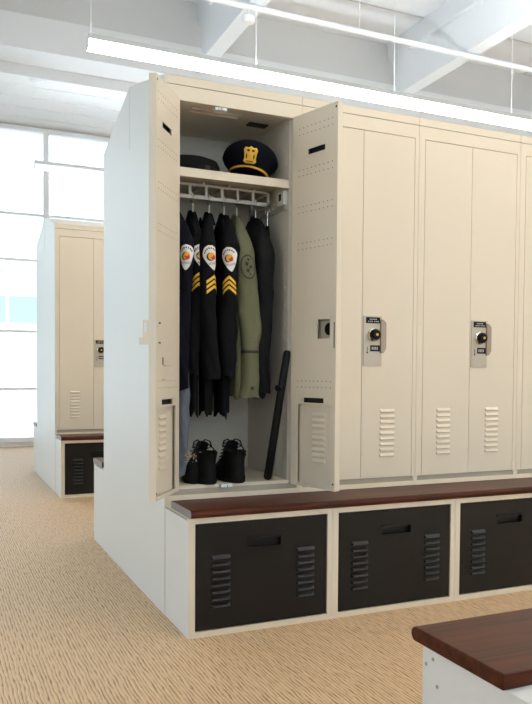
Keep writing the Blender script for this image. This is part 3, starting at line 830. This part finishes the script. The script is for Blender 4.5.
# ------------------------------------------------------------------ overhead
def pendant(x0, x1, y, z0, ztop, label, first=True, dim=False):
    t = thing('pendant_light', (x0, y, z0), label, 'light', 'long pendant lights above the aisles')
    h = MB(); h.box(x0, y-.046, z0+.053, x1, y-.036, z0+.088); h.box(x0, y+.036, z0+.053, x1, y+.046, z0+.088); h.box(x0-.006, y-.045, z0, x0, y+.045, z0+.089); h.box(x1, y-.045, z0, x1+.006, y+.045, z0+.089)
    h.build('housing', GREYW if not dim else STEELW, t)
    d = MB(); d.box(x0, y-.045, z0, x1, y+.045, z0+.056); 
    zt = .056
    d.box(x0+.02, y-.032, z0+zt, x1-.02, y+.032, z0+zt+.004, 1)  # added strip, hidden from below, throws extra light upward
    d.build('diffuser', [LAMPD if dim else LAMPE, LAMPU2 if dim else LAMPU], t)
    k = 0; xx = x0+.02
    while xx < x1-.01:
        c = MB(); c.cyl((xx, y, z0+.06), (xx, y, ztop), .0014, 6)
        c.cyl((xx, y, z0+.054), (xx, y, z0+.085), .008, 8)
        c.rings([[(xx+r*cos(2*pi*q/20), y+r*sin(2*pi*q/20), ztop-dz) for q in range(20)] for r, dz in ((.075, 0.0), (.075, .012), (.05, .03), (.015, .036))])
        c.build('cable', STEELW, t); xx += 1.22
pendant(.105, 7.42, 2.66, 3.208, CZ, 'long white pendant lamp glowing just above the near row of lockers')
pendant(.14, 5.02, 6.15, 3.225, AZ, 'thin white pendant lamp hanging in front of the window wall', dim=True)
pendant(.105, 7.42, -.79, 3.208, CZ, 'long pendant lamp over the aisle in front of the open locker')
pendant(.105, 7.42, -4.24, 3.208, CZ, 'long pendant lamp over the aisle behind the photographer')
t = thing('sprinkler_pipe', (-4.5, 4.0, 4.385), 'thin white sprinkler pipe crossing below the roof beams', 'pipe')
m = MB(); m.cyl((XL, 4.0, 4.415), (XR, 4.0, 4.400), .028, 14); m.build('pipe_run', STEELW, t, smooth=True)
for x in (-1.5, 2.0, 3.0, 5.4): 
    m = MB(); m.cyl((x, 4.0, 4.40), (x, 4.0, CZ), .005, 6); m.build('hanger_rod', STEELW, t)
t = thing('ceiling_detector', (1.81, 4.0, 4.26), 'round white detector hanging below the sprinkler pipe', 'detector')
m = MB(); rg = lambda r, zz: [(1.81+r*cos(2*pi*k/20), 4.0+r*sin(2*pi*k/20), zz) for k in range(20)]
m.rings([rg(.03, 4.25), rg(.055, 4.262), rg(.062, 4.29), rg(.062, 4.315), rg(.03, 4.32)]); m.build('housing', WHITE, t, smooth=True)
m = MB(); m.cyl((1.81, 4.0, 4.31), (1.81, 4.0, 4.41), .012, 10); m.build('stem', STEELW, t)

# ------------------------------------------------------------------ outside
m = MB(); m.box(-60, -60, -.6, 60, 80, -.3); struct(m.build('ground', OUTG))
t = thing('office_building', (0, 30, -.3), 'pale building with teal glazing beyond the window wall', 'building')
m = MB(); m.box(-16, 30, -.3, 24, 42, 5.0); m.build('wall', OUTW, t)
m = MB()
for k in range(16): m.box(-15+k*2.4, 29.95, 2.95, -12.75+k*2.4, 30, 4.0)
m.build('window_band', OUTC, t)
m = MB(); m.box(-16.5, 29.2, 5.0, 24.5, 42, 5.5); m.build('roof_edge', OUTW, t)

# ------------------------------------------------------------------ light
wd = bpy.data.worlds.new('World'); scene.world = wd; wd.use_nodes = True
bg = wd.node_tree.nodes['Background']; bg.inputs[0].default_value = (.80, .915, 1.0, 1); bg.inputs[1].default_value = 2.45
def portal(name, loc, rot, sx, sy):
    l = bpy.data.lights.new(name, 'AREA'); l.shape = 'RECTANGLE'; l.size = sx; l.size_y = sy
    l.cycles.is_portal = True
    o = bpy.data.objects.new(name, l); COL.objects.link(o); o.location = loc; o.rotation_euler = rot
portal('window_portal', ((XL+XR)/2, YF+.14, AZ/2), (radians(-90), 0, 0), XR-XL, AZ)
portal('window_portal', (XL-.14, (LY0+LY1)/2, (LZ0+LZ1)/2), (0, radians(-90), 0), LZ1-LZ0, LY1-LY0)

portal('window_portal', ((FX0+FX1)/2, YN-.14, (FZ0+FZ1)/2), (radians(90), 0, 0), FX1-FX0, FZ1-FZ0)  # for the added window behind the camera

# ------------------------------------------------------------------ camera
cam = bpy.data.cameras.new('Camera'); co = bpy.data.objects.new('Camera', cam); COL.objects.link(co); scene.camera = co
yaw, pitch, roll, fpx = .43036, -.03337, .0075, 761.4
CAMX = (-.84443, -2.71897, 1.00382, 21.348, 45.903)
fw = Vector((sin(yaw)*cos(pitch), cos(yaw)*cos(pitch), sin(pitch))); rt = Vector((cos(yaw), -sin(yaw), 0)); up = rt.cross(fw)
r2 = rt*cos(roll)+up*sin(roll); u2 = -rt*sin(roll)+up*cos(roll)
M = Matrix((r2, u2, -fw)).transposed().to_4x4(); M.translation = Vector(CAMX[:3]); co.matrix_world = M
cam.sensor_fit = 'VERTICAL'; cam.sensor_height = 36; cam.lens = fpx/704*36
cam.shift_x = -CAMX[3]/704; cam.shift_y = CAMX[4]/704
cam.clip_start = .05; cam.clip_end = 300

vs = scene.view_settings
vs.view_transform = 'Standard'; vs.look = 'None'; vs.exposure = 0.22; vs.gamma = 1.0; vs.use_curve_mapping = False
